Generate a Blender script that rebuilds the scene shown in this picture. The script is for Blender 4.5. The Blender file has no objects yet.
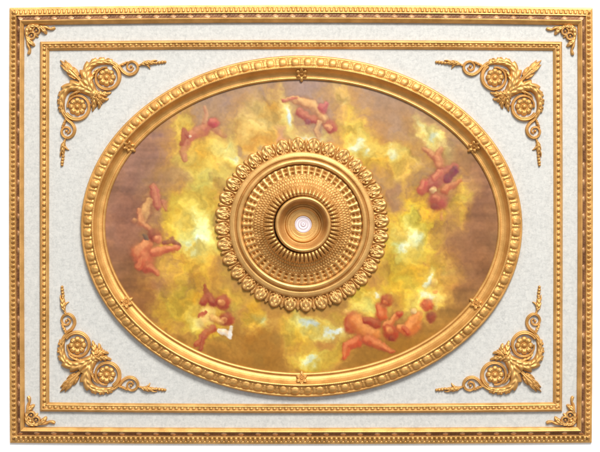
import bpy, math
import numpy as np

# ------------------------------------------------------------------ basics
S = 0.004                      # metres per drawing unit (the panel is about 2.3 m wide)
CX, CY = 300.0, 226.0
rng = np.random.default_rng(7)
scene = bpy.context.scene
COL = scene.collection
PI = math.pi


def to_world(V):
    """drawing units (x right, y down, h up) to metres"""
    W = np.empty_like(V)
    W[..., 0] = (V[..., 0] - CX) * S
    W[..., 1] = (CY - V[..., 1]) * S
    W[..., 2] = V[..., 2] * S
    return W


def link(name, me, parent=None, mats=()):
    o = bpy.data.objects.new(name, me)
    COL.objects.link(o)
    if parent is not None:
        o.parent = parent
    for m in mats:
        me.materials.append(m)
    return o


class MB:
    """collects vertex grids into one mesh"""
    def __init__(self):
        self.v, self.f, self.mi, self.n = [], [], [], 0

    def grid(self, V, close=False, mi=None):
        n, m = V.shape[:2]
        idx = np.arange(n * m).reshape(n, m) + self.n
        a = idx if close else idx[:-1]
        b = np.roll(idx, -1, 0) if close else idx[1:]
        F = np.stack([a[:, :-1], a[:, 1:], b[:, 1:], b[:, :-1]], -1)
        self.v.append(V.reshape(-1, 3))
        self.f.append(F.reshape(-1, 4))
        k = np.zeros(F.shape[:2], np.int32) if mi is None else mi[:F.shape[0], :F.shape[1]]
        self.mi.append(k.reshape(-1))
        self.n += n * m

    def build(self, name, mats, parent=None, smooth=True, world=True):
        V = np.concatenate(self.v)
        if world:
            V = to_world(V)
        F = np.concatenate(self.f)
        me = bpy.data.meshes.new(name)
        me.vertices.add(len(V))
        me.vertices.foreach_set('co', V.astype(np.float32).ravel())
        me.loops.add(len(F) * 4)
        me.loops.foreach_set('vertex_index', F.astype(np.int32).ravel())
        me.polygons.add(len(F))
        me.polygons.foreach_set('loop_start', np.arange(0, len(F) * 4, 4, dtype=np.int32))
        me.polygons.foreach_set('material_index', np.concatenate(self.mi).astype(np.int32))
        me.polygons.foreach_set('use_smooth', np.full(len(F), smooth, dtype=bool))
        me.update(calc_edges=True)
        me.validate()
        return link(name, me, parent, mats)


def smoothstep(a, b, x):
    t = np.clip((x - a) / (b - a), 0, 1)
    return t * t * (3 - 2 * t)


def gauss(x, w):
    return np.exp(-(x / w) ** 2)


def value_noise(x, y, seed):
    r = np.random.default_rng(seed)
    T = r.random((256, 256))
    xi, yi = np.floor(x).astype(int), np.floor(y).astype(int)
    fx, fy = x - xi, y - yi
    fx = fx * fx * (3 - 2 * fx)
    fy = fy * fy * (3 - 2 * fy)
    g = lambda i, j: T[i % 256, j % 256]
    return ((g(xi, yi) * (1 - fx) + g(xi + 1, yi) * fx) * (1 - fy)
            + (g(xi, yi + 1) * (1 - fx) + g(xi + 1, yi + 1) * fx) * fy)


def fbm(x, y, seed, octaves=4):
    s, a, t = 0, 0.5, 0
    for k in range(octaves):
        s = s + a * value_noise(x * 2 ** k + 17 * k, y * 2 ** k + 31 * k, seed + k)
        t += a
        a *= 0.55
    return s / t - 0.5


def lin(c):
    c = np.asarray(c, float) / 255.0
    return np.where(c <= 0.04045, c / 12.92, ((c + 0.055) / 1.055) ** 2.4)


# ------------------------------------------------------------------ materials
def new_mat(name):
    m = bpy.data.materials.new(name)
    m.use_nodes = True
    nt = m.node_tree
    b = nt.nodes['Principled BSDF']
    return m, nt, b


def gold(name, c1, c2, rough, metal=0.6, bump=0.25, scale=90.0):
    m, nt, b = new_mat(name)
    tc = nt.nodes.new('ShaderNodeTexCoord')
    n1 = nt.nodes.new('ShaderNodeTexNoise')
    n1.inputs['Scale'].default_value = scale * 0.25
    n1.inputs['Detail'].default_value = 6
    nt.links.new(tc.outputs['Object'], n1.inputs['Vector'])
    r = nt.nodes.new('ShaderNodeValToRGB')
    r.color_ramp.elements[0].position = 0.32
    r.color_ramp.elements[0].color = (*c1, 1)
    r.color_ramp.elements[1].position = 0.68
    r.color_ramp.elements[1].color = (*c2, 1)
    nt.links.new(n1.outputs['Fac'], r.inputs['Fac'])
    nt.links.new(r.outputs['Color'], b.inputs['Base Color'])
    n2 = nt.nodes.new('ShaderNodeTexNoise')
    n2.inputs['Scale'].default_value = scale * 2.2
    n2.inputs['Detail'].default_value = 4
    nt.links.new(tc.outputs['Object'], n2.inputs['Vector'])
    bp = nt.nodes.new('ShaderNodeBump')
    bp.inputs['Strength'].default_value = bump
    bp.inputs['Distance'].default_value = 0.002
    nt.links.new(n2.outputs['Fac'], bp.inputs['Height'])
    nt.links.new(bp.outputs['Normal'], b.inputs['Normal'])
    mr = nt.nodes.new('ShaderNodeMapRange')
    mr.inputs['To Min'].default_value = rough - 0.07
    mr.inputs['To Max'].default_value = rough + 0.1
    nt.links.new(n1.outputs['Fac'], mr.inputs['Value'])
    nt.links.new(mr.outputs['Result'], b.inputs['Roughness'])
    b.inputs['Metallic'].default_value = metal
    return m


GOLD = gold('gold_paint', (0.46, 0.240, 0.064), (0.64, 0.355, 0.112), 0.455, metal=0.62)
GOLD_PALE = gold('pale_gold_paint', (0.47, 0.250, 0.072), (0.62, 0.352, 0.116), 0.455, metal=0.62)
GOLD_WARM = gold('warm_gold_paint', (0.48, 0.246, 0.064), (0.65, 0.358, 0.108), 0.455, metal=0.62)
PATINA = gold('brown_patina', (0.125, 0.052, 0.022), (0.235, 0.108, 0.046), 0.5, metal=0.3)
PATINA_LIGHT = gold('worn_patina', (0.40, 0.21, 0.10), (0.52, 0.30, 0.15), 0.42, metal=0.5)


def board_material():
    m, nt, b = new_mat('ivory_foil')
    N, L = nt.nodes.new, nt.links.new
    tc = N('ShaderNodeTexCoord')

    def noise(sx, sy, detail, dist=0.0):
        mp = N('ShaderNodeMapping')
        mp.inputs['Scale'].default_value = (sx, sy, 1)
        L(tc.outputs['Object'], mp.inputs['Vector'])
        n = N('ShaderNodeTexNoise')
        n.inputs['Scale'].default_value = 1
        n.inputs['Detail'].default_value = detail
        n.inputs['Distortion'].default_value = dist
        L(mp.outputs['Vector'], n.inputs['Vector'])
        return n.outputs['Fac']

    def math_(op, a, c):
        k = N('ShaderNodeMath')
        k.operation = op
        for i, x in enumerate((a, c)):
            if isinstance(x, (int, float)):
                k.inputs[i].default_value = x
            else:
                L(x, k.inputs[i])
        return k.outputs[0]
    h = noise(30, 95, 3, 0.8)          # short brushed strokes both ways
    v = noise(95, 30, 3, 0.8)
    f = noise(78, 78, 5, 1.2)
    vo = N('ShaderNodeTexVoronoi')
    vo.feature = 'DISTANCE_TO_EDGE'
    vo.inputs['Scale'].default_value = 30
    mp = N('ShaderNodeMixRGB')
    mp.blend_type = 'LINEAR_LIGHT'
    mp.inputs[0].default_value = 0.05
    nz = N('ShaderNodeTexNoise')
    nz.inputs['Scale'].default_value = 26
    nz.inputs['Detail'].default_value = 3
    L(tc.outputs['Object'], nz.inputs['Vector'])
    L(tc.outputs['Object'], mp.inputs[1])
    L(nz.outputs['Color'], mp.inputs[2])
    L(mp.outputs[0], vo.inputs['Vector'])
    vein = N('ShaderNodeMapRange')
    vein.inputs['From Max'].default_value = 0.10
    L(vo.outputs['Distance'], vein.inputs['Value'])
    s = math_('ADD', math_('ADD', math_('MULTIPLY', h, 0.29), math_('MULTIPLY', v, 0.29)),
              math_('MULTIPLY', f, 0.56))
    s = math_('ADD', s, math_('MULTIPLY', vein.outputs['Result'], 0.07))
    r = N('ShaderNodeValToRGB')
    e = r.color_ramp.elements
    e[0].position, e[0].color = 0.44, (0.365, 0.362, 0.342, 1)
    e[1].position, e[1].color = 0.82, (0.51, 0.500, 0.465, 1)
    mid = e.new(0.62)
    mid.color = (0.440, 0.434, 0.408, 1)
    L(s, r.inputs['Fac'])
    L(r.outputs['Color'], b.inputs['Base Color'])
    bp = N('ShaderNodeBump')
    bp.inputs['Strength'].default_value = 0.25
    bp.inputs['Distance'].default_value = 0.002
    L(s, bp.inputs['Height'])
    L(bp.outputs['Normal'], b.inputs['Normal'])
    b.inputs['Roughness'].default_value = 0.5
    return m


def painting_material():
    m, nt, b = new_mat('painted_canvas')
    a = nt.nodes.new('ShaderNodeVertexColor')
    a.layer_name = 'paint'
    nt.links.new(a.outputs['Color'], b.inputs['Base Color'])
    b.inputs['Roughness'].default_value = 0.6
    b.inputs['Specular IOR Level'].default_value = 0.2
    return m


def plug_material():
    m, nt, b = new_mat('white_plug')
    N, L = nt.nodes.new, nt.links.new
    tc = N('ShaderNodeTexCoord')
    ln = N('ShaderNodeVectorMath')
    ln.operation = 'LENGTH'
    sp = N('ShaderNodeSeparateXYZ')
    cb = N('ShaderNodeCombineXYZ')
    L(tc.outputs['Object'], sp.inputs[0])
    L(sp.outputs['X'], cb.inputs['X'])
    L(sp.outputs['Y'], cb.inputs['Y'])
    L(cb.outputs[0], ln.inputs[0])
    mu = N('ShaderNodeMath')
    mu.operation = 'MULTIPLY'
    mu.inputs[1].default_value = 1 / (8.6 * S)
    L(ln.outputs['Value'], mu.inputs[0])
    r = N('ShaderNodeValToRGB')
    e = r.color_ramp.elements
    W, K = (0.60, 0.555, 0.58, 1), (0.30, 0.20, 0.26, 1)
    e[0].position, e[0].color = 0.0, K
    e[1].position, e[1].color = 1.0, W
    for p, c in ((0.10, W), (0.22, W), (0.28, K), (0.35, W), (0.52, W), (0.57, (0.36, 0.26, 0.32, 1)), (0.62, W),
                 (0.80, W), (0.85, (0.36, 0.26, 0.32, 1)), (0.90, W)):
        q = e.new(p)
        q.color = c
    L(mu.outputs[0], r.inputs['Fac'])
    L(r.outputs['Color'], b.inputs['Base Color'])
    b.inputs['Roughness'].default_value = 0.45
    return m


# ------------------------------------------------------------------ the thing
panel = bpy.data.objects.new('ceiling_panel', None)
COL.objects.link(panel)
panel['label'] = 'large rectangular ivory ceiling panel with gilded frames, oval cherub painting and round central rose'
panel['category'] = 'ceiling panel'
panel['kind'] = 'thing'

# slightly bowed edges of the moulded panel
def edge_top(x):
    return 4.9 + 2.9 * ((x - 300) / 290) ** 2


def edge_bottom(x):
    return 443.9 - 1.2 * ((x - 290) / 290) ** 2


def edge_left(y):
    return 9.0 + 0.9 * ((y - 185) / 240) ** 2


def edge_right(y):
    return 593.2 - 1.2 * ((y - 165) / 260) ** 2


BOARD = 2.2
# board
mb = MB()
u = np.linspace(0, 1, 60)
T, V = np.meshgrid(u, u, indexing='ij')
X = 12 + T * (589 - 12)
Y = 10 + V * (440 - 10)
G = np.stack([X, Y, np.full_like(X, BOARD)], -1)
mb.grid(G)
for row in (G[0], G[-1], G[:, 0], G[:, -1]):
    low = row.copy()
    low[:, 2] = 0.0
    mb.grid(np.stack([row, low], 0))
mb.build('backing_board', [board_material()], panel, smooth=False)


def rect_frame(name, top, bottom, left, right, width, prof, pattern, mats, step, chan=None, kw=(1, 1, 1, 1), hs=1.0):
    """four mitred lengths of moulding; prof = [(v, h)], pattern(s, v) adds relief"""
    mb = MB()
    pv = np.array([p[0] for p in prof])
    ph = np.array([p[1] for p in prof])
    vs = np.unique(np.concatenate([pv, np.linspace(0, width, int(width * 3) + 1)]))
    h0 = np.interp(vs, pv, ph) * hs
    vs = np.concatenate([[vs[0]], vs, [vs[-1]]])
    h0 = np.concatenate([[0.0], h0, [BOARD - 0.6]])
    x0, x1 = left(226.0), right(226.0)
    y0, y1 = top(300.0), bottom(300.0)
    for side in range(4):
        horiz = side < 2
        L0 = (x0, x1) if horiz else (y0, y1)
        n = int((L0[1] - L0[0]) / step) + 1
        t = np.linspace(0, 1, n)
        A, B = np.meshgrid(t, vs, indexing='ij')
        H = np.broadcast_to(h0, A.shape).copy()
        BT, BB, BL, BR = (B * k for k in kw)
        u = A
        if horiz:
            xs = x0 + u * (x1 - x0)
            for _ in range(3):          # corners follow the slightly bowed sides
                ys = (top(xs) + BT) if side == 0 else (bottom(xs) - BB)
                la, ra = left(ys) + BL, right(ys) - BR
                xs = la + u * (ra - la)
            ys = (top(xs) + BT) if side == 0 else (bottom(xs) - BB)
            s = xs - 300.5
        else:
            ys = y0 + u * (y1 - y0)
            for _ in range(3):
                xs = (left(ys) + BL) if side == 2 else (right(ys) - BR)
                ta, ba = top(xs) + BT, bottom(xs) - BB
                ys = ta + u * (ba - ta)
            xs = (left(ys) + BL) if side == 2 else (right(ys) - BR)
            s = ys - 224.5
        D = pattern(s, B)
        D[:, 0] = 0
        D[:, -1] = 0
        H = H + D
        mi = chan(s, B, side) if chan is not None else None
        mb.grid(np.stack([xs, ys, H], -1), mi=mi)
    return mb.build(name, mats, panel)


def frac(x):
    return x - np.floor(x)


# outer frame: dentil lobes outside, dark ribbon channel, smooth inner fillet
OUT_PROF = [(0, 2.2), (0.4, 3.3), (1.6, 3.7), (2.4, 3.8), (2.7, 3.4), (6.6, 5.6), (7.0, 6.6), (7.7, 6.9), (8.0, 6.2),
            (8.3, 4.6), (9.6, 4.9), (11.9, 7.9), (12.3, 9.2), (12.8, 9.6), (13.4, 9.2), (15.6, 6.6), (16.1, 6.0), (16.4, 4.6), (16.5, 2.7)]


def out_pattern(s, v):
    a = 2 * frac(s / 4.77) - 1
    c = (v - 4.7) / 2.1
    lobe = np.sqrt(np.clip(1 - (np.abs(a) / 0.66) ** 2.4, 0, 1)) * np.sqrt(np.clip(1 - np.abs(c) ** 3, 0, 1))
    d = 2.3 * lobe - 0.5 * gauss(np.abs(a) - 1, 0.3) * (np.abs(c) < 0.9)
    b = (frac(s / 17.0) - 0.5) * 17.0
    c2 = (v - 10.2) / 1.5
    bead = np.sqrt(np.clip(1 - (b / 3.0) ** 2 - (c2 / 1.15) ** 2, 0, 1))
    rib = 0.5 + 0.5 * np.cos(2 * PI * (b + 1.2 * c2) / 3.1)
    d = d + 1.3 * bead + 0.55 * rib * gauss(c2, 0.7) * (np.abs(b) > 3.0)
    return d


def out_chan(s, v, side):
    b = np.abs((frac(s / 17.0) - 0.5) * 17.0)
    k = ((v > 8.1) & (v < 12.2)).astype(np.int32)
    k[(k == 1) & ((b / 2.8) ** 2 + ((v - 10.2) / 1.7) ** 2 < 1)] = 2
    return k


rect_frame('outer_frame', edge_top, edge_bottom, edge_left, edge_right, 16.5, OUT_PROF, out_pattern,
           [GOLD, PATINA, PATINA_LIGHT], 0.55, out_chan, kw=(1.10, 0.99, 0.92, 0.95), hs=0.8)

IN_PROF = [(0, 3.2), (0.4, 5.0), (1.2, 6.4), (2.2, 7.2), (2.9, 7.2), (3.3, 5.6), (6.2, 5.2), (6.5, 6.4), (7.2, 6.2), (8.8, 3.9), (9.3, 2.9)]


def in_pattern(s, v):
    a = (frac(s / 5.75) - 0.5) * 5.75
    c = (v - 4.8) / 1.6
    bead = np.sqrt(np.clip(1 - (a / 1.9) ** 2 - c ** 2, 0, 1))
    return 2.0 * bead


rect_frame('inner_moulding',
           lambda x: 40.2 + 1.5 * ((x - 300) / 250) ** 2, lambda x: 413.0 - 1.6 * ((x - 300) / 250) ** 2,
           lambda y: 39.9 + 0.3 * ((y - 226) / 180) ** 2, lambda y: 562.6 - 0.6 * ((y - 226) / 180) ** 2,
           9.3, IN_PROF, in_pattern, [GOLD_PALE], 0.6, hs=0.88)

# ------------------------------------------------------------------ oval frame
OX, OY, OA, OB = 301.6, 226.3, 196.0, 146.0
OV_PROF = [(0, 3.6), (0.6, 4.9), (1.6, 5.6), (2.6, 5.3), (3.1, 4.4), (4.2, 4.4), (6.2, 5.1), (8.2, 6.9), (9.9, 9.6), (10.9, 12.0), (11.2, 12.6),
            (12.0, 13.0), (12.6, 12.6), (13.0, 10.6), (13.6, 10.0), (17.5, 9.7), (21.4, 8.0), (21.9, 7.5), (22.4, 8.1), (23.3, 7.9), (24.1, 6.2), (24.7, 3.0)]


def oval_frame():
    mb = MB()
    NB = 96
    n = NB * 16
    pv = np.array([p[0] for p in OV_PROF])
    ph = np.array([p[1] for p in OV_PROF])
    vs = np.unique(np.concatenate([pv, np.linspace(0, 24.7, 66)]))
    h0 = np.interp(vs, pv, ph)
    vs = np.concatenate([[vs[0]], vs, [vs[-1]]])
    h0 = np.concatenate([[BOARD], h0, [BOARD - 0.4]])
    # even arc-length spacing round the ellipse
    tt = np.linspace(0, 2 * PI, 20001)
    am, bm = OA + 17, OB + 17
    ds = np.hypot(am * np.sin(tt), bm * np.cos(tt))
    cum = np.concatenate([[0], np.cumsum((ds[1:] + ds[:-1]) / 2 * (tt[1] - tt[0]))])
    cum /= cum[-1]
    uu = np.arange(n) / n
    th = np.interp(uu, cum, tt)
    A, B = np.meshgrid(uu, vs, indexing='ij')
    TH = np.broadcast_to(th[:, None], A.shape)
    H = np.broadcast_to(h0, A.shape).copy()
    a = (frac(A * NB) - 0.5) * 12.3
    c = B - 17.4
    ids = np.floor(A * NB).astype(int) % NB
    jit = np.random.default_rng(3).normal(0, 1, (NB, 4))[ids]
    ae, ce = a + 0.35 * jit[..., 0], c + 0.25 * jit[..., 1]
    egg = np.clip(1 - np.abs(ae / (3.9 + 0.2 * jit[..., 2])) ** 2.8 - np.abs(ce / 4.2) ** 2.8, 0, 1) ** 0.5
    egg = egg * (1 + 0.08 * jit[..., 3]) - 0.10 * gauss(ae + 0.5 * ce, 0.8) * (np.abs(ce) < 3)
    b = np.abs(a) - 6.15
    coll = np.sqrt(np.clip(1 - (b / 1.1) ** 2, 0, 1)) * np.sqrt(np.clip(1 - (c / 4.1) ** 4, 0, 1))
    notch = gauss(np.abs(a) - 4.4, 0.55) * (np.abs(c) < 4)
    sh = np.sqrt(np.clip(1 - (c / 4.2) ** 2, 0, 1))
    H += 1.9 * egg + 0.9 * sh * coll + 0.5 * gauss(b, 1.6) * gauss(np.abs(c) - 2.2, 0.9) - 0.8 * notch * sh + 0.7 * gauss(np.abs(a) - 0.55 * np.abs(c) - 3.1, 0.5) * sh * (np.abs(c) > 1.2)
    # pearls on the fine edge
    H += 0.25 * np.cos(2 * PI * A * NB * 6) * gauss(B - 12.1, 0.5)
    H[:, 0] = BOARD
    H[:, -1] = BOARD - 0.4
    mb.grid(np.stack([OX + (OA + B) * np.cos(TH), OY - (OB + B) * np.sin(TH), H], -1), close=True)
    return mb.build('oval_frame', [GOLD_WARM], panel)


oval = oval_frame()


def clasp_mesh():
    """little leaf boss that grips the oval's hollow; local +y points to the painting"""
    mb = MB()
    n, m = 120, 16
    th = np.arange(n) / n * 2 * PI
    t = np.linspace(0, 1, m)
    TH, R = np.meshgrid(th, t, indexing='ij')
    w5 = np.abs(np.cos(3 * (TH - PI / 2)))
    lob = 0.60 + 0.40 * w5 ** 1.2
    tip = 1 + 0.22 * gauss(np.angle(np.exp(1j * (TH - PI / 2))), 0.35)
    rad = 6.7 * R * lob * tip
    h = 2.6 + 1.7 * np.sin(PI * np.clip(R, 0, 1)) * (0.35 + 0.65 * w5) + 1.2 * gauss(R, 0.16) - 1.1 * gauss(R - 0.34, 0.13) + 0.6 * np.cos(18 * (TH - PI / 2)) * R * (1 - R)
    h = h - 5.0 * np.clip((R - 0.86) / 0.14, 0, 1) ** 2
    X, Y = rad * np.cos(TH), rad * np.sin(TH)
    h = h - 0.60 * Y + 0.035 * Y * Y
    V = np.stack([X * S, Y * S, h * S], -1)
    last = V[:, -1:].copy()
    last[..., 2] = -5 * S
    mb.grid(np.concatenate([V, last], 1), close=True)
    return mb.build('clasp', [GOLD_WARM], oval, world=False)


cl0 = clasp_mesh()
for i, d in enumerate((90, -90, 31.5, 148.5, -30.5, -150)):
    o = cl0 if i == 0 else cl0.copy()
    if i:
        COL.objects.link(o)
        o.parent = oval
    t = math.radians(d)
    x, y = OX + (OA + 5.5) * math.cos(t), OY - (OB + 5.5) * math.sin(t)
    o.location = ((x - CX) * S, (CY - y) * S, 4.6 * S)
    nx, ny = math.cos(t) / (OA + 5), math.sin(t) / (OB + 5)
    o.rotation_euler = (0, 0, math.atan2(-ny, -nx) - PI / 2)

# ------------------------------------------------------------------ painting
PAINT_GAIN = 1.46


def paint():
    st = 0.62
    xs = np.arange(OX - 199, OX + 199.1, st)
    ys = np.arange(OY - 149, OY + 149.1, st)
    X, Y = np.meshgrid(xs, ys, indexing='ij')
    wx = X + 30 * fbm(X / 30, Y / 30, 11, 5) + 14 * fbm(X / 9, Y / 9, 51, 4)
    wy = Y + 30 * fbm(X / 30, Y / 30, 23, 5) + 14 * fbm(X / 9, Y / 9, 61, 4)
    C = np.empty(X.shape + (3,))
    # ground colours of the sky: grey lilac above, umber below
    k = smoothstep(80, 370, Y)[..., None]
    C[:] = (1 - k) * np.array([172, 142, 116.]) + k * np.array([158, 116, 50.])

    wisp = fbm(wx / 16, wy / 16, 501, 6)
    wisp2 = fbm(wx / 7, wy / 7, 521, 5)

    def blob(cx, cy, rx, ry, col, a, rot=0, p=2.0, warp=True, crisp=0.0):
        nonlocal C
        x, y = (wx, wy) if warp else (X, Y)
        r = math.radians(rot)
        dx, dy = x - cx, y - cy
        ex = dx * math.cos(r) + dy * math.sin(r)
        ey = -dx * math.sin(r) + dy * math.cos(r)
        g = np.exp(-(((ex / rx) ** 2 + (ey / ry) ** 2) ** (p / 2)))
        if crisp:
            g = smoothstep(0.05, 0.86, g * (1 + crisp * (1.1 * wisp + 0.8 * wisp2)) + crisp * (0.30 * wisp + 0.16 * wisp2) * smoothstep(0.01, 0.25, g))
        w = a * g
        C = C * (1 - w[..., None]) + np.array(col, float) * w[..., None]

    # dusky borders
    blob(125, 220, 42, 95, (150, 106, 86), .95)
    blob(150, 140, 32, 34, (152, 116, 102), .9)
    blob(210, 95, 45, 18, (168, 138, 112), .8)
    blob(300, 88, 50, 14, (170, 142, 128), .8)
    blob(228, 110, 16, 12, (160, 136, 126), .7)
    blob(400, 118, 40, 34, (174, 140, 108), .85)
    blob(480, 200, 34, 70, (154, 110, 82), .95)
    blob(465, 262, 38, 45, (146, 102, 68), .95)
    blob(140, 300, 30, 40, (142, 98, 58), .9)
    blob(175, 345, 40, 18, (156, 112, 44), .85)
    blob(265, 345, 40, 26, (158, 110, 38), .9)
    blob(400, 350, 60, 24, (156, 110, 38), .8)
    blob(345, 118, 20, 14, (172, 140, 128), .8)
    blob(335, 88, 20, 10, (166, 142, 132), .7)
    # golden cloud
    cloud, glow = [], np.zeros(X.shape)
    for b in ((213, 165, 34, 26, (214, 192, 98), .9), (180, 130, 9, 20, (208, 190, 98), .85), (196, 150, 14, 9, (212, 188, 96), .7),
              (205, 195, 16, 28, (212, 192, 92), .85), (192, 232, 26, 34, (220, 202, 80), .95), (186, 262, 22, 20, (206, 178, 72), .8),
              (186, 300, 30, 28, (204, 174, 58), .85), (212, 325, 22, 20, (216, 188, 58), .85), (255, 318, 9, 22, (208, 174, 58), .8),
              (228, 296, 16, 14, (206, 182, 70), .7), (266, 120, 24, 22, (208, 184, 112), .85), (262, 146, 12, 12, (206, 178, 104), .7),
              (354, 140, 16, 26, (216, 194, 94), .9), (340, 100, 9, 15, (212, 186, 108), .7), (372, 158, 26, 12, (214, 192, 88), .85),
              (426, 136, 16, 14, (204, 200, 138), .85), (440, 150, 14, 10, (204, 190, 124), .6), (400, 165, 20, 16, (208, 178, 78), .6),
              (413, 226, 26, 34, (228, 204, 66), .95), (400, 255, 24, 22, (222, 192, 58), .85), (458, 200, 9, 20, (214, 184, 72), .75),
              (410, 282, 26, 18, (218, 188, 60), .85), (366, 300, 20, 16, (218, 194, 68), .85), (420, 304, 18, 14, (222, 200, 88), .8),
              (310, 328, 26, 14, (212, 186, 70), .85), (312, 358, 22, 12, (210, 190, 66), .85), (345, 350, 12, 10, (206, 180, 70), .6),
              (290, 330, 14, 18, (206, 176, 62), .6), (438, 268, 16, 12, (206, 172, 66), .6), (360, 320, 18, 14, (214, 184, 62), .6)):
        cloud.append(b)
    for b in cloud:
        blob(b[0], b[1], b[2] * 1.5 + 5, b[3] * 1.5 + 5, (202, 150, 74), b[5] * 0.66, crisp=0.7)
    for b in cloud:
        lum = np.clip(np.exp(-((wx - b[0]) / b[2]) ** 2 - ((wy - b[1]) / b[3]) ** 2), 0, 1)
        glow = np.maximum(glow, lum)
        blob(b[0], b[1], b[2] * 1.08, b[3] * 1.08, tuple(np.array(b[4]) * (1.0, 0.95, 0.88)), b[5], crisp=0.9)
    # gleams
    for b in ((289, 115, 5, 9, (208, 216, 206), .95), (239, 160, 5, 5, (206, 214, 202), .9), (310, 137, 9, 5, (206, 206, 178), .9),
              (233, 150, 10, 9, (222, 216, 140), .7), (357, 148, 7, 5, (216, 222, 190), .9), (384, 155, 8, 5, (216, 222, 190), .85),
              (430, 136, 8, 4, (206, 214, 184), .8), (421, 126, 3, 9, (214, 208, 150), .7), (407, 240, 9, 11, (230, 226, 164), .95),
              (402, 250, 5, 7, (226, 226, 190), .7), (197, 232, 9, 16, (220, 222, 156), .95), (194, 244, 5, 8, (212, 220, 186), .8),
              (310, 322, 9, 5, (204, 212, 196), .9), (333, 333, 11, 4, (220, 224, 206), .95), (312, 357, 8, 4, (212, 218, 180), .9),
              (427, 280, 3, 6, (214, 220, 190), .9), (427, 297, 5, 6, (222, 222, 180), .85), (377, 293, 4, 3, (224, 226, 206), .8),
              (365, 309, 8, 6, (226, 214, 110), .8), (205, 318, 8, 9, (232, 216, 128), .8), (260, 322, 4, 6, (212, 212, 150), .6)):
        blob(b[0], b[1], b[2] * 2.2, b[3] * 2.0, (228, 210, 118), b[5] * .7, crisp=0.9)
        blob(*b, crisp=0.9)
    # dusky wisps inside the cloud
    for b in ((250, 152, 5, 9, (164, 132, 104), .7), (276, 136, 5, 10, (196, 146, 112), .7), (214, 222, 5, 10, (164, 126, 72), .7),
              (395, 196, 10, 14, (160, 118, 92), .75), (234, 178, 8, 6, (176, 140, 90), .6), (370, 190, 8, 8, (180, 146, 96), .5),
              (262, 345, 16, 14, (156, 112, 46), .6), (325, 345, 8, 5, (186, 128, 62), .6), (390, 268, 6, 8, (168, 124, 58), .6),
              (232, 272, 8, 10, (180, 140, 62), .5), (160, 285, 14, 8, (160, 108, 78), .6), (178, 180, 12, 10, (168, 132, 100), .6)):
        blob(*b, crisp=0.8)
    # horizontal drag of the brush in the dusk at right and left
    drag = fbm(X / 60, Y / 5, 77, 3)
    m = smoothstep(60, 180, np.abs(X - OX))
    C *= (1 + 0.17 * drag * m + 0.30 * fbm(wx / 26, wy / 18, 611, 5) * m)[..., None]
    puff = fbm(wx / 11, wy / 11, 91, 6)
    C *= (1 + (0.12 + 0.40 * np.clip(glow * 1.3, 0, 1)) * puff)[..., None]
    tint = fbm(wx / 18, wy / 18, 301, 4)
    C *= 1 + (tint * (0.25 + 0.75 * glow))[..., None] * np.array([0.05, -0.22, -0.75])

    # small flying children, loosely brushed
    gx = X + 4.2 * fbm(X / 5, Y / 5, 131, 4)
    gy = Y + 4.2 * fbm(X / 5, Y / 5, 141, 4)
    flesh = fbm(X / 3.6, Y / 3.6, 401, 4)
    patch = np.clip(0.86 + 0.9 * fbm(X / 8, Y / 8, 411, 4), 0.35, 1.1)

    def stroke(pts, w, col, a=.85, soft=.30, shade=0.5):
        W = list(w) if isinstance(w, (list, tuple)) else [w] * len(pts)
        big = sum(W) / len(W) > 2.4
        if big:                                   # warm dark edge under the limb
            dab(pts, [q * 1.15 + 0.3 for q in W], (128, 56, 40), a * .32, .5, 0.1)
        dab(pts, W, col, a, soft, shade * 0.75)
        if big:                                   # lit flesh
            c = np.array(col, float)
            hi = tuple(np.clip(c * 0.45 + np.array([240, 188, 122.]) * 0.55 * (c[0] / 205), 0, 245))
            dab([(p[0] - 0.22 * q, p[1] - 0.34 * q) for p, q in zip(pts, W)], [q * 0.45 for q in W], hi, a * .75, .5, 0.15)

    def dab(pts, w, col, a=.85, soft=.34, shade=0.5):
        """a limb or a head: capsule chain with a lit upper side"""
        nonlocal C
        col = np.array(col, float)
        best = np.full(X.shape, 1e9)
        side = np.zeros(X.shape)
        P = [tuple(p) for p in pts]
        if len(P) == 1:
            P = P * 2
        ws = w if isinstance(w, (list, tuple)) else [w] * len(P)
        if len(ws) == 1:
            ws = list(ws) * 2
        for (p, q, w0, w1) in zip(P[:-1], P[1:], ws[:-1], ws[1:]):
            dx, dy = q[0] - p[0], q[1] - p[1]
            L2 = dx * dx + dy * dy
            t = np.clip(((gx - p[0]) * dx + (gy - p[1]) * dy) / L2, 0, 1) if L2 > 0 else np.zeros(X.shape)
            ex, ey = gx - (p[0] + t * dx), gy - (p[1] + t * dy)
            ww = w0 + (w1 - w0) * t
            d = np.hypot(ex, ey) / ww
            k = d < best
            best = np.where(k, d, best)
            side = np.where(k, (ey * 0.8 - ex * 0.5) / ww, side)
        m = np.clip(a * patch * (1 - smoothstep(1 - soft, 1 + soft * 0.9, best)), 0, 0.97)
        sd = np.clip(1.15 * side + 1.5 * flesh, -1, 1)[..., None]
        hi = np.array([238, 192, 124.]) * (0.55 + 0.45 * col.mean() / 150)
        lo = np.array([112, 44, 34.])
        ks = shade * 1.15
        c = np.where(sd < 0, col * (1 + ks * sd) - ks * sd * hi, col * (1 - ks * sd) + ks * sd * lo)
        c = c * (1 + flesh[..., None] * np.array([0.2, 0.35, 0.4]))
        C = C * (1 - m[..., None]) + c * m[..., None]

    R_, D_, K_, F_ = (196, 92, 84), (164, 78, 74), (206, 142, 104), (214, 160, 112)
    # upper left
    stroke([(208, 127), (197, 133), (188, 139)], [5, 6, 5], (196, 118, 98), .8)
    stroke([(205, 122), (206, 114), (205, 107)], [2.6, 2.0, 1.6], (204, 148, 112), .8)
    stroke([(188, 137), (184, 130), (183, 143)], [2.5, 2, 3], D_, .75)
    stroke([(187, 143), (183, 152), (185, 160)], [4, 3.5, 2.5], (188, 116, 96), .7)
    stroke([(214, 123)], 5.5, (198, 88, 94), .9)
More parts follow.
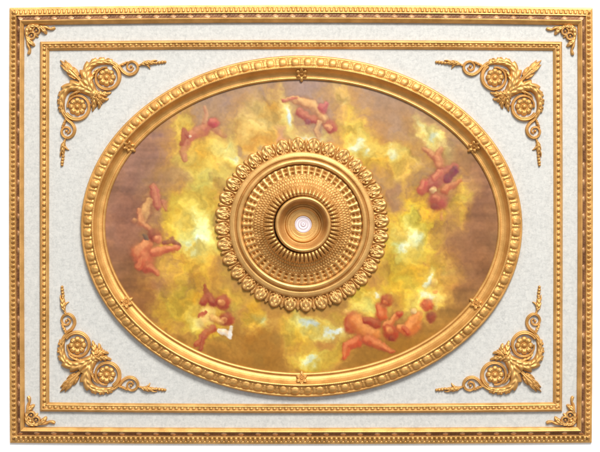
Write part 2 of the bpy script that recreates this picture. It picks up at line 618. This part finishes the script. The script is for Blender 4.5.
    stroke([(216, 131), (225, 136)], [3, 2], (186, 122, 98), .5)
    stroke([(190, 137)], 1.8, (226, 206, 176), .8)
    # top
    stroke([(300, 112), (308, 118), (317, 121)], [4, 4.5, 4], (184, 96, 92), .85)
    stroke([(308, 122)], 3, (142, 84, 102), .7)
    stroke([(284, 100), (298, 100), (312, 106), (322, 116), (325, 121)], [2, 4, 5, 5, 4], (212, 168, 114), .85)
    stroke([(284, 100), (296, 99)], 1.6, (190, 104, 94), .7)
    stroke([(323, 108), (326, 104)], [5, 3], (198, 94, 108), .8)
    stroke([(331, 127)], 6.5, (182, 88, 86), .85)
    stroke([(328, 127)], 3.8, (214, 154, 112), .85)
    stroke([(319, 123), (317, 131), (319, 139)], [3, 2.5, 2], (206, 168, 120), .8)
    # right
    stroke([(424, 149), (432, 155), (436, 158), (441, 149)], [2, 3.5, 4, 2.5], (198, 134, 94), .8)
    stroke([(437, 158), (440, 166)], 5, (200, 126, 92), .8)
    stroke([(429, 186), (442, 177), (454, 168)], [6, 8, 5], (172, 88, 84), .9)
    stroke([(447, 179), (455, 170)], [4, 4], (126, 68, 88), .8)
    stroke([(422, 190), (424, 182)], [5.5, 4], (194, 98, 84), .85)
    stroke([(434, 178), (440, 172)], [3, 3], (206, 120, 96), .7)
    stroke([(438, 201)], 9, (176, 88, 76), .9)
    stroke([(436, 198)], 4, (202, 118, 88), .6)
    stroke([(434, 207)], 4, (136, 66, 64), .6)
    stroke([(445, 190), (452, 186), (460, 181)], [4, 3, 2], (196, 114, 80), .8)
    stroke([(433, 190)], 3.5, (222, 202, 140), .8)
    stroke([(441, 213), (441, 219)], [2, 1.5], (206, 140, 90), .6)
    # left, upper
    stroke([(154, 187), (156, 198), (158, 206)], [3.5, 4.5, 3.5], (188, 106, 90), .85)
    stroke([(164, 202), (166, 209)], [3, 2], (186, 108, 92), .6)
    stroke([(149, 201), (145, 212), (140, 222)], [4, 5, 4], (208, 164, 104), .85)
    stroke([(139, 210), (141, 222), (147, 227), (153, 231)], [2.5, 3, 2.5, 2], (208, 138, 94), .8)
    stroke([(134, 221)], 2.6, (214, 160, 100), .7)
    # left, lower
    stroke([(148, 244), (140, 252), (143, 262)], [5, 9, 8], (208, 122, 80), .9)
    stroke([(146, 258), (148, 268)], [8, 6], (196, 98, 68), .75)
    stroke([(142, 262), (138, 268)], [5, 3], (198, 100, 66), .8)
    stroke([(150, 268), (158, 273)], [4, 2], (206, 108, 76), .8)
    stroke([(165, 243), (172, 240), (179, 246)], [2.5, 3, 2], (138, 74, 70), .8)
    stroke([(154, 252), (166, 250), (178, 248)], [5, 4, 2.6], (206, 108, 76), .9)
    stroke([(155, 235)], 7, (148, 74, 64), .9)
    stroke([(158, 239)], 4.6, (210, 132, 90), .9)
    stroke([(145, 235), (147, 239)], [1.8, 1.8], (98, 92, 84), .7)
    # lower left
    stroke([(206, 286), (207, 296)], [1.8, 3], (150, 72, 52), .8)
    stroke([(208, 314), (206, 322)], [8, 8], (226, 202, 112), .8)
    stroke([(203, 302), (208, 297), (214, 303)], [4, 5, 4], (164, 70, 54), .9)
    stroke([(223, 302)], 7.5, (170, 70, 50), .9)
    stroke([(221, 303)], 3.6, (214, 150, 84), .8)
    stroke([(200, 316), (206, 311)], [2, 1.6], (180, 76, 56), .8)
    stroke([(227, 319)], 7, (162, 64, 46), .9)
    stroke([(224, 320)], 3.6, (212, 146, 86), .8)
    stroke([(213, 328), (205, 334), (196, 345)], [3.4, 3.4, 2.2], (178, 82, 56), .9)
    stroke([(204, 338), (200, 349)], [3, 2], (168, 72, 56), .8)
    stroke([(212, 318), (222, 322)], [3.5, 2.5], (220, 172, 92), .7)
    stroke([(219, 330), (229, 334)], [2.2, 4], (228, 226, 216), .95, .3, .12)
    stroke([(231, 328), (230, 338)], [2.2, 2], (226, 224, 218), .9, .3, .12)
    # lower right
    stroke([(352, 318), (350, 328)], [7, 6], (196, 80, 46), .9)
    stroke([(357, 322), (366, 332), (372, 334)], [9, 10, 8], (218, 128, 60), .9)
    stroke([(366, 320), (376, 323)], [4, 5], (168, 62, 40), .85)
    stroke([(357, 341), (347, 346), (344, 357)], [6, 5, 2.6], (206, 88, 52), .9)
    stroke([(368, 340), (382, 346), (392, 352)], [6, 4, 2], (208, 98, 56), .85)
    stroke([(381, 309), (382, 316)], [6, 5], (204, 86, 44), .9)
    stroke([(387, 300)], 6.6, (166, 58, 36), .9)
    stroke([(385, 302)], 3, (206, 112, 60), .7)
    stroke([(386, 326), (394, 318), (400, 313)], [4, 3.4, 2.6], (218, 124, 66), .9)
    stroke([(391, 332)], 8, (186, 68, 40), .9)
    stroke([(389, 330)], 4, (218, 130, 66), .8)
    stroke([(391, 338)], 3, (130, 50, 34), .6)
    stroke([(400, 328), (408, 330), (414, 324), (419, 315)], [4, 7, 8, 4], (222, 126, 58), .9)
    stroke([(404, 328), (408, 333)], [3, 2.6], (190, 70, 42), .7)
    stroke([(399, 314)], 3.4, (190, 76, 44), .8)
    stroke([(413, 311)], 3.4, (228, 204, 146), .9)
    stroke([(427, 305)], 6.4, (188, 50, 40), .9)
    stroke([(425, 304)], 2.6, (214, 96, 60), .6)
    stroke([(431, 317)], 5, (146, 56, 46), .85)
    stroke([(434, 283)], 4.2, (224, 192, 92), .7)
    stroke([(435, 292)], 2.4, (222, 130, 70), .7)
    stroke([(436, 296), (436, 310)], [1.6, 1.4], (228, 208, 120), .6)
    stroke([(346, 312)], 4, (222, 176, 90), .6)
    # fine grain of the print
    C *= (1 + 0.10 * fbm(X / 2.4, Y / 2.4, 171, 2))[..., None]
    # deeper darks, fuller colour
    C = 140 + (C - 140) * 1.12 - 6
    grey = C.mean(-1, keepdims=True)
    C = grey + (C - grey) * 0.95 + np.array([1.0, 0.0, 2.0])
    C = np.clip(C, 20, 248)

    keep = (((X - OX) / (OA + 2.2)) ** 2 + ((Y - OY) / (OB + 2.2)) ** 2) < 1
    Z = np.full(X.shape, BOARD + 0.9)
    n, mm = X.shape
    idx = np.arange(n * mm).reshape(n, mm)
    F = np.stack([idx[:-1, :-1], idx[:-1, 1:], idx[1:, 1:], idx[1:, :-1]], -1)
    ok = keep[:-1, :-1] & keep[:-1, 1:] & keep[1:, 1:] & keep[1:, :-1]
    F = F[ok]
    used = np.unique(F)
    remap = np.full(n * mm, -1)
    remap[used] = np.arange(len(used))
    mb = MB()
    mb.v = [np.stack([X, Y, Z], -1).reshape(-1, 3)[used]]
    mb.f = [remap[F]]
    mb.mi = [np.zeros(len(F), np.int32)]
    o = mb.build('painting', [painting_material()], panel)
    o['label'] = 'oval painting of small flying children in yellow clouds'
    lc = lin(C.reshape(-1, 3)[used]) / PAINT_GAIN
    at = o.data.color_attributes.new('paint', 'FLOAT_COLOR', 'POINT')
    at.data.foreach_set('color', np.concatenate([lc, np.ones((len(lc), 1))], 1).astype(np.float32).ravel())


paint()

# ------------------------------------------------------------------ central medallion
MX, MY = 302.0, 224.6
MB0 = BOARD + 0.9
med = bpy.data.objects.new('medallion', None)
COL.objects.link(med)
med.parent = panel
med.location = ((MX - CX) * S, (CY - MY) * S, MB0 * S)


def polar(name, TH, R, H, mats, cx=0.0, cy=0.0, parent=med):
    mb = MB()
    mb.grid(np.stack([(cx + R * np.cos(TH)) * S, (cy + R * np.sin(TH)) * S, H * S], -1), close=True)
    return mb.build(name, mats, parent, world=False)


def leaf_ring():
    NL = 32
    n = NL * 44
    th = np.arange(n) / n * 2 * PI
    a = 2 * frac(th / (2 * PI) * NL + 0.25) - 1
    t = np.concatenate([np.linspace(0, 1, 44)])
    A, T = np.meshgrid(a, t, indexing='ij')
    TH = np.broadcast_to(th[:, None], A.shape)
    xh = A * PI * 79.3 / NL
    heart = 79.0 + 8.6 * np.clip(1 - np.abs(xh / 6.9) ** 2.0, 0, 1) ** 0.62
    dart = 84.0 + 2.4 * smoothstep(0.80, 0.95, np.abs(A)) - 1.3 * smoothstep(0.95, 1.0, np.abs(A))
    ro = np.maximum(heart, dart)
    r0 = 69.0
    R = r0 + (ro - r0) * T
    x = A * PI * R / NL
    y = R - 79.0
    rho = np.where(y > 0, np.abs(x / 6.9) ** 2.0 + np.abs(y / 8.6) ** 1.61, np.abs(x / 6.9) ** 2.0 + np.abs(y / 8.2) ** 2.2) ** 0.55
    ang = np.arctan2(x, y + 8.0)
    openr = smoothstep(-8.5, -6.0, y)
    h = 2.2 + 0.4 * np.clip(1 - T, 0, 1)
    inside = smoothstep(1.02, 0.90, rho)
    h = h + inside * (0.7 + 0.85 * np.clip(1 - rho ** 2, 0, 1) ** 0.5 + 0.42 * np.cos(ang * 15) * smoothstep(0.1, 0.45, rho))
    h = h - 0.8 * gauss(rho - 0.55, 0.07) * inside * (np.abs(x) > 1.2)
    h = h - 2.1 * gauss(rho - 1.0, 0.085) * openr                       # line round the heart
    h = h - 1.2 * gauss(x, 0.5) * smoothstep(2.5, -1.0, y) * smoothstep(-9, -6, y)
    for sx in (-1, 1):
        d = np.hypot(x - sx * 3.1, y + 4.4)
        h = h - 1.5 * gauss(d - 1.7, 0.45) * (np.abs(x) < 6.0) + 0.7 * gauss(d, 0.9)
    dd = np.abs(np.abs(A) - 1) * PI * R / NL
    h = h + 0.8 * gauss(dd, 1.0) * smoothstep(72, 80, R) - 0.6 * gauss(dd, 0.3) * smoothstep(81, 84, R)
    h = h * np.clip((1 - T) / 0.06, 0.35, 1) ** 0.5
    R2 = np.concatenate([R, R[:, -1:]], 1)
    H2 = np.concatenate([h, np.full((n, 1), -0.3)], 1)
    TH2 = np.concatenate([TH, TH[:, -1:]], 1)
    polar('leaf_ring', TH2, R2, H2, [GOLD_PALE])


def lathe(name, prof, mats, n=256, dens=None, cx=0, cy=0, parent=med):
    r = np.array([p[0] for p in prof], float)
    h = np.array([p[1] for p in prof], float)
    # rounded corners: resample and smooth
    d = np.concatenate([[0], np.cumsum(np.hypot(np.diff(r), np.diff(h)))])
    s = np.linspace(0, d[-1], int(d[-1] * 5) + 2)
    rr, hh = np.interp(s, d, r), np.interp(s, d, h)
    for _ in range(2):
        rr[1:-1] = (rr[:-2] + 2 * rr[1:-1] + rr[2:]) / 4
        hh[1:-1] = (hh[:-2] + 2 * hh[1:-1] + hh[2:]) / 4
    th = np.arange(n) / n * 2 * PI
    TH, R = np.meshgrid(th, rr, indexing='ij')
    H = np.broadcast_to(hh, R.shape)
    return polar(name, TH, R, H, mats, cx, cy, parent)


def petal_dome():
    NP = 52
    n = NP * 24
    th = np.arange(n) / n * 2 * PI
    rs = np.linspace(60.2, 27.6, 250)
    TH, R = np.meshgrid(th, rs, indexing='ij')
    prof = [(27.5, 12.0), (28.3, 18.5), (29.2, 20.6), (31.5, 21.2), (33.4, 20.6), (35.5, 18.2), (39, 13.6), (43, 9.8), (48, 7.0), (53, 5.4), (58, 4.6), (59.4, 4.2), (60.3, 2.4)]
    base = np.interp(R, [p[0] for p in prof], [p[1] for p in prof])
    U = np.broadcast_to((th / (2 * PI) * NP)[:, None], R.shape)
    ids = np.floor(U).astype(int) % NP
    jt = np.random.default_rng(9).normal(0, 1, (NP * 2, 16))
    arc = 2 * PI * R / NP                                   # width of one rib
    x = (frac(U) - 0.5) * arc                               # 0 in the middle of a pit
    # two rows of deep eyelets between upright leaves
    d = np.zeros_like(R)
    fl = smoothstep(48.6, 50.2, R)
    d = d + fl * (0.9 * np.cos(2 * PI * (frac(U) - 0.5) + PI) * 0.6)
    jx = 0.25 * jt[ids, 0]
    for (rp, w, dep) in ((55.9, 1.25, 2.5), (51.9, 1.12, 2.7)):
        e = np.hypot((x + jx) / 1.15, (R - rp - 0.2 * jt[ids, 1]))
        d = d - dep * gauss(e, w) + 0.8 * gauss(np.hypot(x / 1.3, R - rp - 1.9), 0.8)
    d = d - 0.5 * gauss(R - 49.4, 0.5)
    # fine grains climbing the slope, in staggered rows
    N2 = NP * 2
    step = 3.1
    k = np.floor((R - 36.0) / step)
    q = (R - 36.0) / step - k
    U2 = U * 2 + 0.5 * (k % 2)
    id2 = np.floor(U2).astype(int) % N2
    a2 = 2 * frac(U2) - 1
    g = np.clip(1 - np.abs(a2 / 0.85) ** 2.2 - np.abs((q - 0.5) / 0.52) ** 2.4, 0, 1) ** 0.5
    amp = 1.15 * (1 + 0.22 * jt[id2, np.clip(k.astype(int) + 4, 0, 15)])
    d = d + g * amp * smoothstep(35.5, 37.0, R) * smoothstep(49.4, 48.6, R)
    # teeth round the collar
    a = np.abs(2 * frac(U + 0.5) - 1)
    m = smoothstep(38.5, 35.0, R)
    d = d + m * (1.5 * np.sqrt(np.clip(1 - (a / 0.8) ** 2, 0, 1)) - 2.4 * gauss(1 - a, 0.26) * smoothstep(28.6, 30.5, R))
    d = d - 0.5 * gauss(R - 33.8, 0.4) * m
    polar('petal_dome', TH, R, base + d, [GOLD_PALE])


leaf_ring()
lathe('ring_moulding', [(72.8, -0.3), (72.8, 2.6), (72.2, 4.2), (70.8, 5.2), (68.4, 5.7), (67.2, 5.6), (66.7, 3.9), (66.0, 3.7), (65.5, 5.4), (64.4, 7.2), (62.6, 7.9),
                        (60.9, 7.2), (60.2, 5.2), (59.9, 2.0)], [GOLD_PALE], 320)
petal_dome()
lathe('collar', [(27.9, 12.0), (27.9, 18.0), (27.6, 21.6), (26.8, 23.2), (25.6, 23.8), (24.5, 23.2), (23.7, 21.0), (22.9, 16.4), (21.4, 11.0), (19.4, 8.4), (18.2, 7.9),
                 (17.8, 8.8), (17.2, 10.2), (16.5, 10.4), (15.9, 9.4), (15.5, 8.2), (13.2, 8.0), (12.9, 8.3), (12.5, 8.0), (8.9, 8.0), (8.5, 7.4), (8.4, 5.0)],
      [GOLD_PALE], 256, cx=1.2, cy=0.2)
plug = lathe('plug', [(8.6, 10.2), (8.3, 10.6), (7.4, 11.0), (6.9, 10.5), (5.0, 10.6), (4.7, 11.0), (4.1, 11.0), (3.8, 10.6), (2.2, 10.6), (1.6, 11.1), (0.7, 11.1), (0.4, 10.7), (0.01, 10.7)],
             [plug_material()], 96)
plug.location = (1.2 * S, 0.2 * S, -3.7 * S)
plug['label'] = 'white round plug with faint pink rings'

# ------------------------------------------------------------------ corner ornaments (drawn for the top left corner)
def spline(pts, n):
    P = np.array(pts, float)
    d = np.concatenate([[0], np.cumsum(np.hypot(*np.diff(P[:, :2], axis=0).T))])
    t = np.linspace(0, d[-1], n)
    # Catmull-Rom by non-uniform hermite
    m = np.empty_like(P)
    m[1:-1] = (P[2:] - P[:-2]) / (d[2:] - d[:-2])[:, None]
    m[0] = (P[1] - P[0]) / d[1]
    m[-1] = (P[-1] - P[-2]) / (d[-1] - d[-2])
    i = np.clip(np.searchsorted(d, t, side='right') - 1, 0, len(P) - 2)
    h = (d[i + 1] - d[i])
    s = ((t - d[i]) / h)[:, None]
    h = h[:, None]
    return ((2 * s ** 3 - 3 * s ** 2 + 1) * P[i] + (s ** 3 - 2 * s ** 2 + s) * h * m[i]
            + (-2 * s ** 3 + 3 * s ** 2) * P[i + 1] + (s ** 3 - s ** 2) * h * m[i + 1])


def ribbon(mb, pts, serr=0.0, nser=8, vein=0.0, side=0, m=15, base=BOARD - 0.4, groove=0.0, swap=False):
    """pts: (x, y, halfwidth, height). A rounded stem or acanthus blade following the points.
    serr notches the chosen edge(s), vein scores slanting ribs across it"""
    n = max(24, int(8 * len(pts)), int(nser * 12) if (serr or vein) else 0)
    Q = spline(pts, n)
    tx = np.gradient(Q[:, 0])
    ty = np.gradient(Q[:, 1])
    L = np.hypot(tx, ty) + 1e-9
    nx, ny = -ty / L, tx / L
    v = np.linspace(-1, 1, m)
    t = np.linspace(0, 1, n)
    T, V = np.meshgrid(t, v, indexing='ij')
    w = np.maximum(Q[:, 2], 0.05)[:, None]
    hh = np.maximum(Q[:, 3], 0.05)[:, None]
    saw = frac(T * nser)
    edge = 1 + serr * (saw ** 0.8 - 0.35) * smoothstep(0.2, 1, np.abs(V)) * ((side == 0) | (np.sign(V) == side))
    off = V * w * edge
    prof = np.sqrt(np.clip(1 - np.abs(V) ** 2.4, 0, 1))
    rib = 1 + vein * np.cos(2 * PI * (T * nser - 0.9 * np.abs(V)))
    H = hh * prof * rib - groove * hh * gauss(V, 0.22)
    X = Q[:, 0:1] + nx[:, None] * off
    Y = Q[:, 1:2] + ny[:, None] * off
    Gd = np.stack([X, Y, base + H], -1)
    if swap:
        Gd = Gd[..., [1, 0, 2]]
    mb.grid(Gd)


def drop(mb, x, y, rx, ry, h, rot=0.0, base=BOARD - 0.2, swap=False, n=20, m=8):
    th = np.arange(n) / n * 2 * PI
    t = np.linspace(0, 1, m)
    TH, T = np.meshgrid(th, t, indexing='ij')
    r = np.sin(T * PI / 2)
    ex, ey = rx * r * np.cos(TH), ry * r * np.sin(TH)
    c, s = math.cos(rot), math.sin(rot)
    Gd = np.stack([x + ex * c - ey * s, y + ex * s + ey * c, base + h * np.cos(T * PI / 2)], -1)
    if swap:
        Gd = Gd[..., [1, 0, 2]]
    mb.grid(Gd, close=True)


def circ(cx, cy, r, a0, a1, w0, w1, h0, h1, n=9, r1=None):
    r1 = r if r1 is None else r1
    out = []
    for k in range(n):
        f = k / (n - 1)
        a = math.radians(a0 + (a1 - a0) * f)
        q = r + (r1 - r) * f
        out.append((cx + q * math.cos(a), cy + q * math.sin(a), w0 + (w1 - w0) * f, h0 + (h1 - h0) * f))
    return out


def corner_scroll():
    body = MB()
    RX, RY = 106.8, 77.6
    for sw in (False, True):
        # big acanthus blade: from the heart over the top of the rosette
        ribbon(body, [(97, 97, 3.0, 4.5), (92, 90, 4.8, 6.2), (88.2, 83, 5.6, 7.2), (86.6, 76, 5.5, 7.0), (87.6, 69.6, 4.9, 6.4), (92, 64.8, 4.1, 5.8), (98.5, 62.3, 3.5, 5.2), (105.5, 61.9, 3.1, 4.6), (112, 63.2, 2.6, 4.0), (117.4, 66.8, 1.7, 3.6)],
               serr=0.75, nser=9, vein=0.06, side=-1, m=23, groove=0.14, swap=sw)
        # scroll that winds round the rosette
        ribbon(body, circ(RX, RY, 13.3, -58, 276, 2.4, 1.1, 4.6, 3.6, 21, 9.9), swap=sw, groove=0.25)
        # curled lip between scroll and blade
        ribbon(body, [(91, 85, 1.6, 5.6), (92.4, 77.4, 1.7, 5.4), (95.6, 71.2, 1.3, 4.4), (99.2, 68.6, .5, 2.6)], serr=.5, nser=4, vein=.06, side=1, swap=sw)
        # second curl beyond it
        ribbon(body, [(114, 64.5, 1.6, 3.4), (119.5, 67.2, 1.7, 3.6), (123.5, 72, 1.8, 3.8), (129, 74.8, 1.8, 3.8), (134.8, 73.2, 1.8, 3.8), (138, 68.4, 1.6, 3.6), (136.2, 63.6, 1.5, 3.4), (131.4, 61.8, 1.4, 3.2), (127.6, 64.6, 1.3, 3.0), (128, 68.8, 1.2, 2.9), (131.6, 70.4, 1.1, 2.8), (133.8, 67.6, .8, 2.6)],
               swap=sw, groove=0.25)
        drop(body, 131.2, 66.6, 1.6, 1.6, 3.2, swap=sw)
        # leaflet filling the fork
        ribbon(body, [(119, 66, 1.0, 3), (123, 64.6, 1.5, 3.6), (127, 62.6, 1.1, 3.2), (129.5, 62, .4, 2)], serr=.3, nser=4, vein=.15, swap=sw)
        # blades of the heart leaf that point to the oval
        ribbon(body, [(93, 92, 2.4, 5.4), (99, 94.6, 3.4, 5.6), (105.5, 94.2, 2.6, 4.4), (111.6, 92.6, .5, 2)], serr=0.6, nser=4, vein=0.12, m=13, swap=sw)
        ribbon(body, [(95, 94, 2.4, 5.6), (101, 98.6, 2.8, 5.4), (105.4, 99.6, 1.9, 4.2), (109, 98.8, .4, 2)], serr=0.6, nser=3, vein=0.12, m=13, swap=sw)
        ribbon(body, [(95, 96, 2.0, 5.6), (99, 101.6, 2.2, 5.2), (102.6, 104.4, .5, 2)], serr=0.4, nser=4, vein=0.2, m=13, swap=sw)
        # notch leaves on the outer flank
        for (x, y, dx, dy) in ((82.4, 76, -2.6, -3.4), (85.6, 66.6, -1.2, -3.8), (92.6, 60.6, .6, -3.6), (100.4, 58.8, 1.8, -2.8), (108, 59.6, 2.6, -2.0)):
            ribbon(body, [(x + 1.2, y + 2.6, 1.8, 4.6), (x, y, 1.7, 4.2), (x + dx * .6, y + dy * .5, .5, 2.0)], vein=.1, nser=2, m=9, swap=sw)
    # hidden heart that ties the blades together
    drop(body, 94, 94, 4.2, 4.2, 6.4)
    root = body.build('corner_scroll', [GOLD], panel)

    for sw in (False, True):
        # rosette: eight petals round a button
        rb = MB()
        n = 160
        th = np.arange(n) / n * 2 * PI
        t = np.linspace(0, 1, 22)
        TH, T = np.meshgrid(th, t, indexing='ij')
        pet = np.abs(np.cos(4 * TH))
        R = 9.2 * T * (0.82 + 0.18 * pet ** 0.6)
        h = 2.0 + 1.9 * gauss(T - 0.68, 0.24) * (0.25 + 0.75 * pet ** 0.7) + 2.0 * np.sqrt(np.clip(1 - (T / 0.27) ** 2, 0, 1)) - 0.7 * gauss(T - 0.33, 0.07) - 1.2 * np.clip((T - 0.9) / 0.1, 0, 1) ** 2
        h = h - 0.5 * gauss(np.abs(np.angle(np.exp(1j * 8 * TH))) / 8, 0.05) * gauss(T - 0.72, 0.2)
        X, Y = RX + R * np.cos(TH), RY + R * np.sin(TH)
        Gd = np.stack([X, Y, BOARD + h], -1)
        low = Gd[:, -1:].copy()
        low[..., 2] = BOARD - 0.3
        Gd = np.concatenate([Gd, low], 1)
        if sw:
            Gd = Gd[..., [1, 0, 2]]
        rb.grid(Gd, close=True)
        rb.build('rosette', [GOLD], root)
        # husk and seeds at the far end
        tb = MB()
        ribbon(tb, [(137.6, 66.4, .8, 2.6), (141, 64.8, 1.2, 3.2), (145.5, 63.4, 2.5, 4.4), (150, 63, 2.5, 4.2), (155, 63.2, 1.2, 3.2), (158, 63.2, .8, 2.6)], serr=.2, nser=5, vein=.14, m=15, swap=sw)
        ribbon(tb, [(146.5, 65, 1.2, 3.2), (149, 67, 1.0, 2.8), (150.2, 69.4, .3, 1.4)], m=9, swap=sw)
        ribbon(tb, [(150, 62, 1.0, 3.4), (154, 60.8, 1.0, 3.0), (157.5, 60.6, .3, 1.6)], m=9, swap=sw)
        for k, (x, y, r) in enumerate(((156.4, 63.2, 1.7), (159.4, 62.8, 1.8), (162.4, 62.4, 1.8), (165, 62.2, 1.5))):
            drop(tb, x, y, r * 1.05, r, 3.0, swap=sw)
        tb.build('seed_husk', [GOLD], root)
    # tulip bud towards the outer corner
    bb = MB()
    for (pts, se) in (([(86, 86, 1.8, 5.0), (79.5, 79.5, 2.0, 5.0), (75.6, 75.6, 3.2, 5.6), (71, 71, 4.2, 6.0), (66.6, 66.6, 3.6, 4.8), (62, 62, 1.0, 2.6)], .10),
                      ([(73.6, 71.4, 1.6, 6.2), (69.6, 66, 2.0, 5.6), (66.4, 62.4, 1.1, 3.6), (65, 60.2, .3, 1.6)], .2),
                      ([(71.4, 73.6, 1.6, 6.2), (66, 69.6, 2.0, 5.6), (62.4, 66.4, 1.1, 3.6), (60.4, 65, .3, 1.6)], .2),
                      ([(70, 70, 1.6, 6.6), (65, 65, 1.6, 5.4), (60.4, 60.4, .4, 2.2)], .1),
                      ([(79, 76, 1.4, 4.6), (76, 70.6, 1.6, 4.6), (73.6, 67, .4, 2)], .2),
                      ([(76, 79, 1.4, 4.6), (70.6, 76, 1.6, 4.6), (67, 73.6, .4, 2)], .2)):
        ribbon(bb, pts, serr=se * 0.8, nser=3, vein=.03, groove=.18, m=15)
    bb.build('leaf_bud', [GOLD], root)
    return root


def small_corner():
    mb = MB()
    for sw in (False, True):
        # leaf pressed into the corner, running along the frame
        ribbon(mb, [(26.6, 33.5, 1.2, 3.4), (27.2, 29.6, 2.0, 4.4), (30.6, 27.4, 2.4, 4.8), (35, 27, 2.0, 4.6), (39, 27.4, 1.7, 4.2)], serr=.3, nser=4, vein=.06, groove=.12, swap=sw)
        # round curl with a bead
        ribbon(mb, circ(36.4, 31.6, 3.5, -60, 250, 1.35, 1.0, 4.2, 3.6, 12, 3.1), groove=.15, swap=sw)
        drop(mb, 36.4, 31.6, 1.5, 1.5, 3.8, swap=sw)
        # lobe that hangs towards the inner moulding
        ribbon(mb, [(38.4, 27.4, 1.4, 4.0), (41.4, 28.6, 2.3, 4.8), (44, 31.2, 2.5, 4.8), (45.8, 33.6, 1.7, 3.8), (46.6, 35.2, .4, 1.8)], serr=.35, nser=3, vein=.05, groove=.14, swap=sw)
        # tail
        ribbon(mb, [(41.5, 27.4, 1.2, 3.8), (46, 28.2, 1.5, 3.8), (50, 29.8, 1.4, 3.4), (53.4, 29.2, 1.7, 3.4), (55.2, 28.2, 1.2, 2.8)], serr=.2, nser=2, vein=.04, swap=sw)
        ribbon(mb, [(33, 33, 1.3, 3.6), (36, 36.4, 1.1, 3.2), (38, 38.4, .4, 1.8)], m=9, swap=sw)
    drop(mb, 30.6, 30.6, 2.6, 2.6, 4.6)
    drop(mb, 34.2, 34.2, 1.5, 1.5, 4.0)
    return mb.build('corner_spray', [GOLD_PALE], panel)


def mirrored(o, mx, my, sumx=601.5, sumy=452.0):
    c = o.copy()
    COL.objects.link(c)
    c.parent = panel
    c.scale = (-1 if mx else 1, -1 if my else 1, 1)
    # x' = sumx - x in drawing units
    c.location = ((sumx - 2 * CX) * S if mx else 0, (2 * CY - sumy) * S if my else 0, 0)
    for ch in list(o.children):
        d = ch.copy()
        COL.objects.link(d)
        d.parent = c
    return c


cs = corner_scroll()
sc = small_corner()
sc.location = (0.2 * S, 0.6 * S, 0)
for mx, my in ((1, 0), (0, 1), (1, 1)):
    mirrored(cs, mx, my)
    o = mirrored(sc, mx, my, 601.3, 451.2)

# ------------------------------------------------------------------ white surface behind
mb = MB()
q = np.linspace(-1, 1, 3)
A, B = np.meshgrid(q, q, indexing='ij')
mb.grid(np.stack([A * 9.0, B * 9.0, np.zeros_like(A)], -1))
m, nt, b = new_mat('white_paper')
b.inputs['Base Color'].default_value = (0.93, 0.93, 0.93, 1)
b.inputs['Roughness'].default_value = 0.9
bg = mb.build('backdrop', [m], None, world=False, smooth=False)
bg['kind'] = 'structure'
bg['label'] = 'plain white surface under the panel'

# ------------------------------------------------------------------ light
w = bpy.data.worlds.new('World')
scene.world = w
w.use_nodes = True
bgn = w.node_tree.nodes['Background']
# a white studio: bright towards the lamp side (+y), dimmer on the near side
nt = w.node_tree
tc = nt.nodes.new('ShaderNodeTexCoord')
sp = nt.nodes.new('ShaderNodeSeparateXYZ')
nt.links.new(tc.outputs['Generated'], sp.inputs[0])
mr = nt.nodes.new('ShaderNodeMapRange')
mr.interpolation_type = 'SMOOTHSTEP'
mr.inputs['From Min'].default_value = -0.85
mr.inputs['From Max'].default_value = 0.85
mr.inputs['To Min'].default_value = 0.37
mr.inputs['To Max'].default_value = 1.0
nt.links.new(sp.outputs['Y'], mr.inputs['Value'])
nt.links.new(mr.outputs['Result'], bgn.inputs['Strength'])
bgn.inputs['Color'].default_value = (0.99, 0.992, 1.0, 1)


def area(name, loc, size, power, col=(1, 1, 1)):
    la = bpy.data.lights.new(name, 'AREA')
    la.shape = 'SQUARE'
    la.size = size
    la.energy = power
    la.color = col
    o = bpy.data.objects.new(name, la)
    COL.objects.link(o)
    o.location = loc
    from mathutils import Vector
    o.rotation_euler = (Vector((0, 0, 0)) - Vector(loc)).to_track_quat('-Z', 'Y').to_euler()
    return o


area('softbox', (2.6, 8.8, 8.8), 3.8, 2750, (1.0, 0.98, 0.945))

# ------------------------------------------------------------------ camera
D = 1600.0
cam = bpy.data.cameras.new('camera')
cam.sensor_width = 36
cam.lens = 36 * D / 600.0 * 1.002
cam.clip_end = 200
co = bpy.data.objects.new('camera', cam)
COL.objects.link(co)
co.location = (0, 0, (D + 5.0) * S)
scene.camera = co

scene.view_settings.view_transform = 'Standard'
scene.view_settings.look = 'None'
scene.view_settings.exposure = 0
scene.view_settings.gamma = 1
scene.render.resolution_x, scene.render.resolution_y = 1024, 771
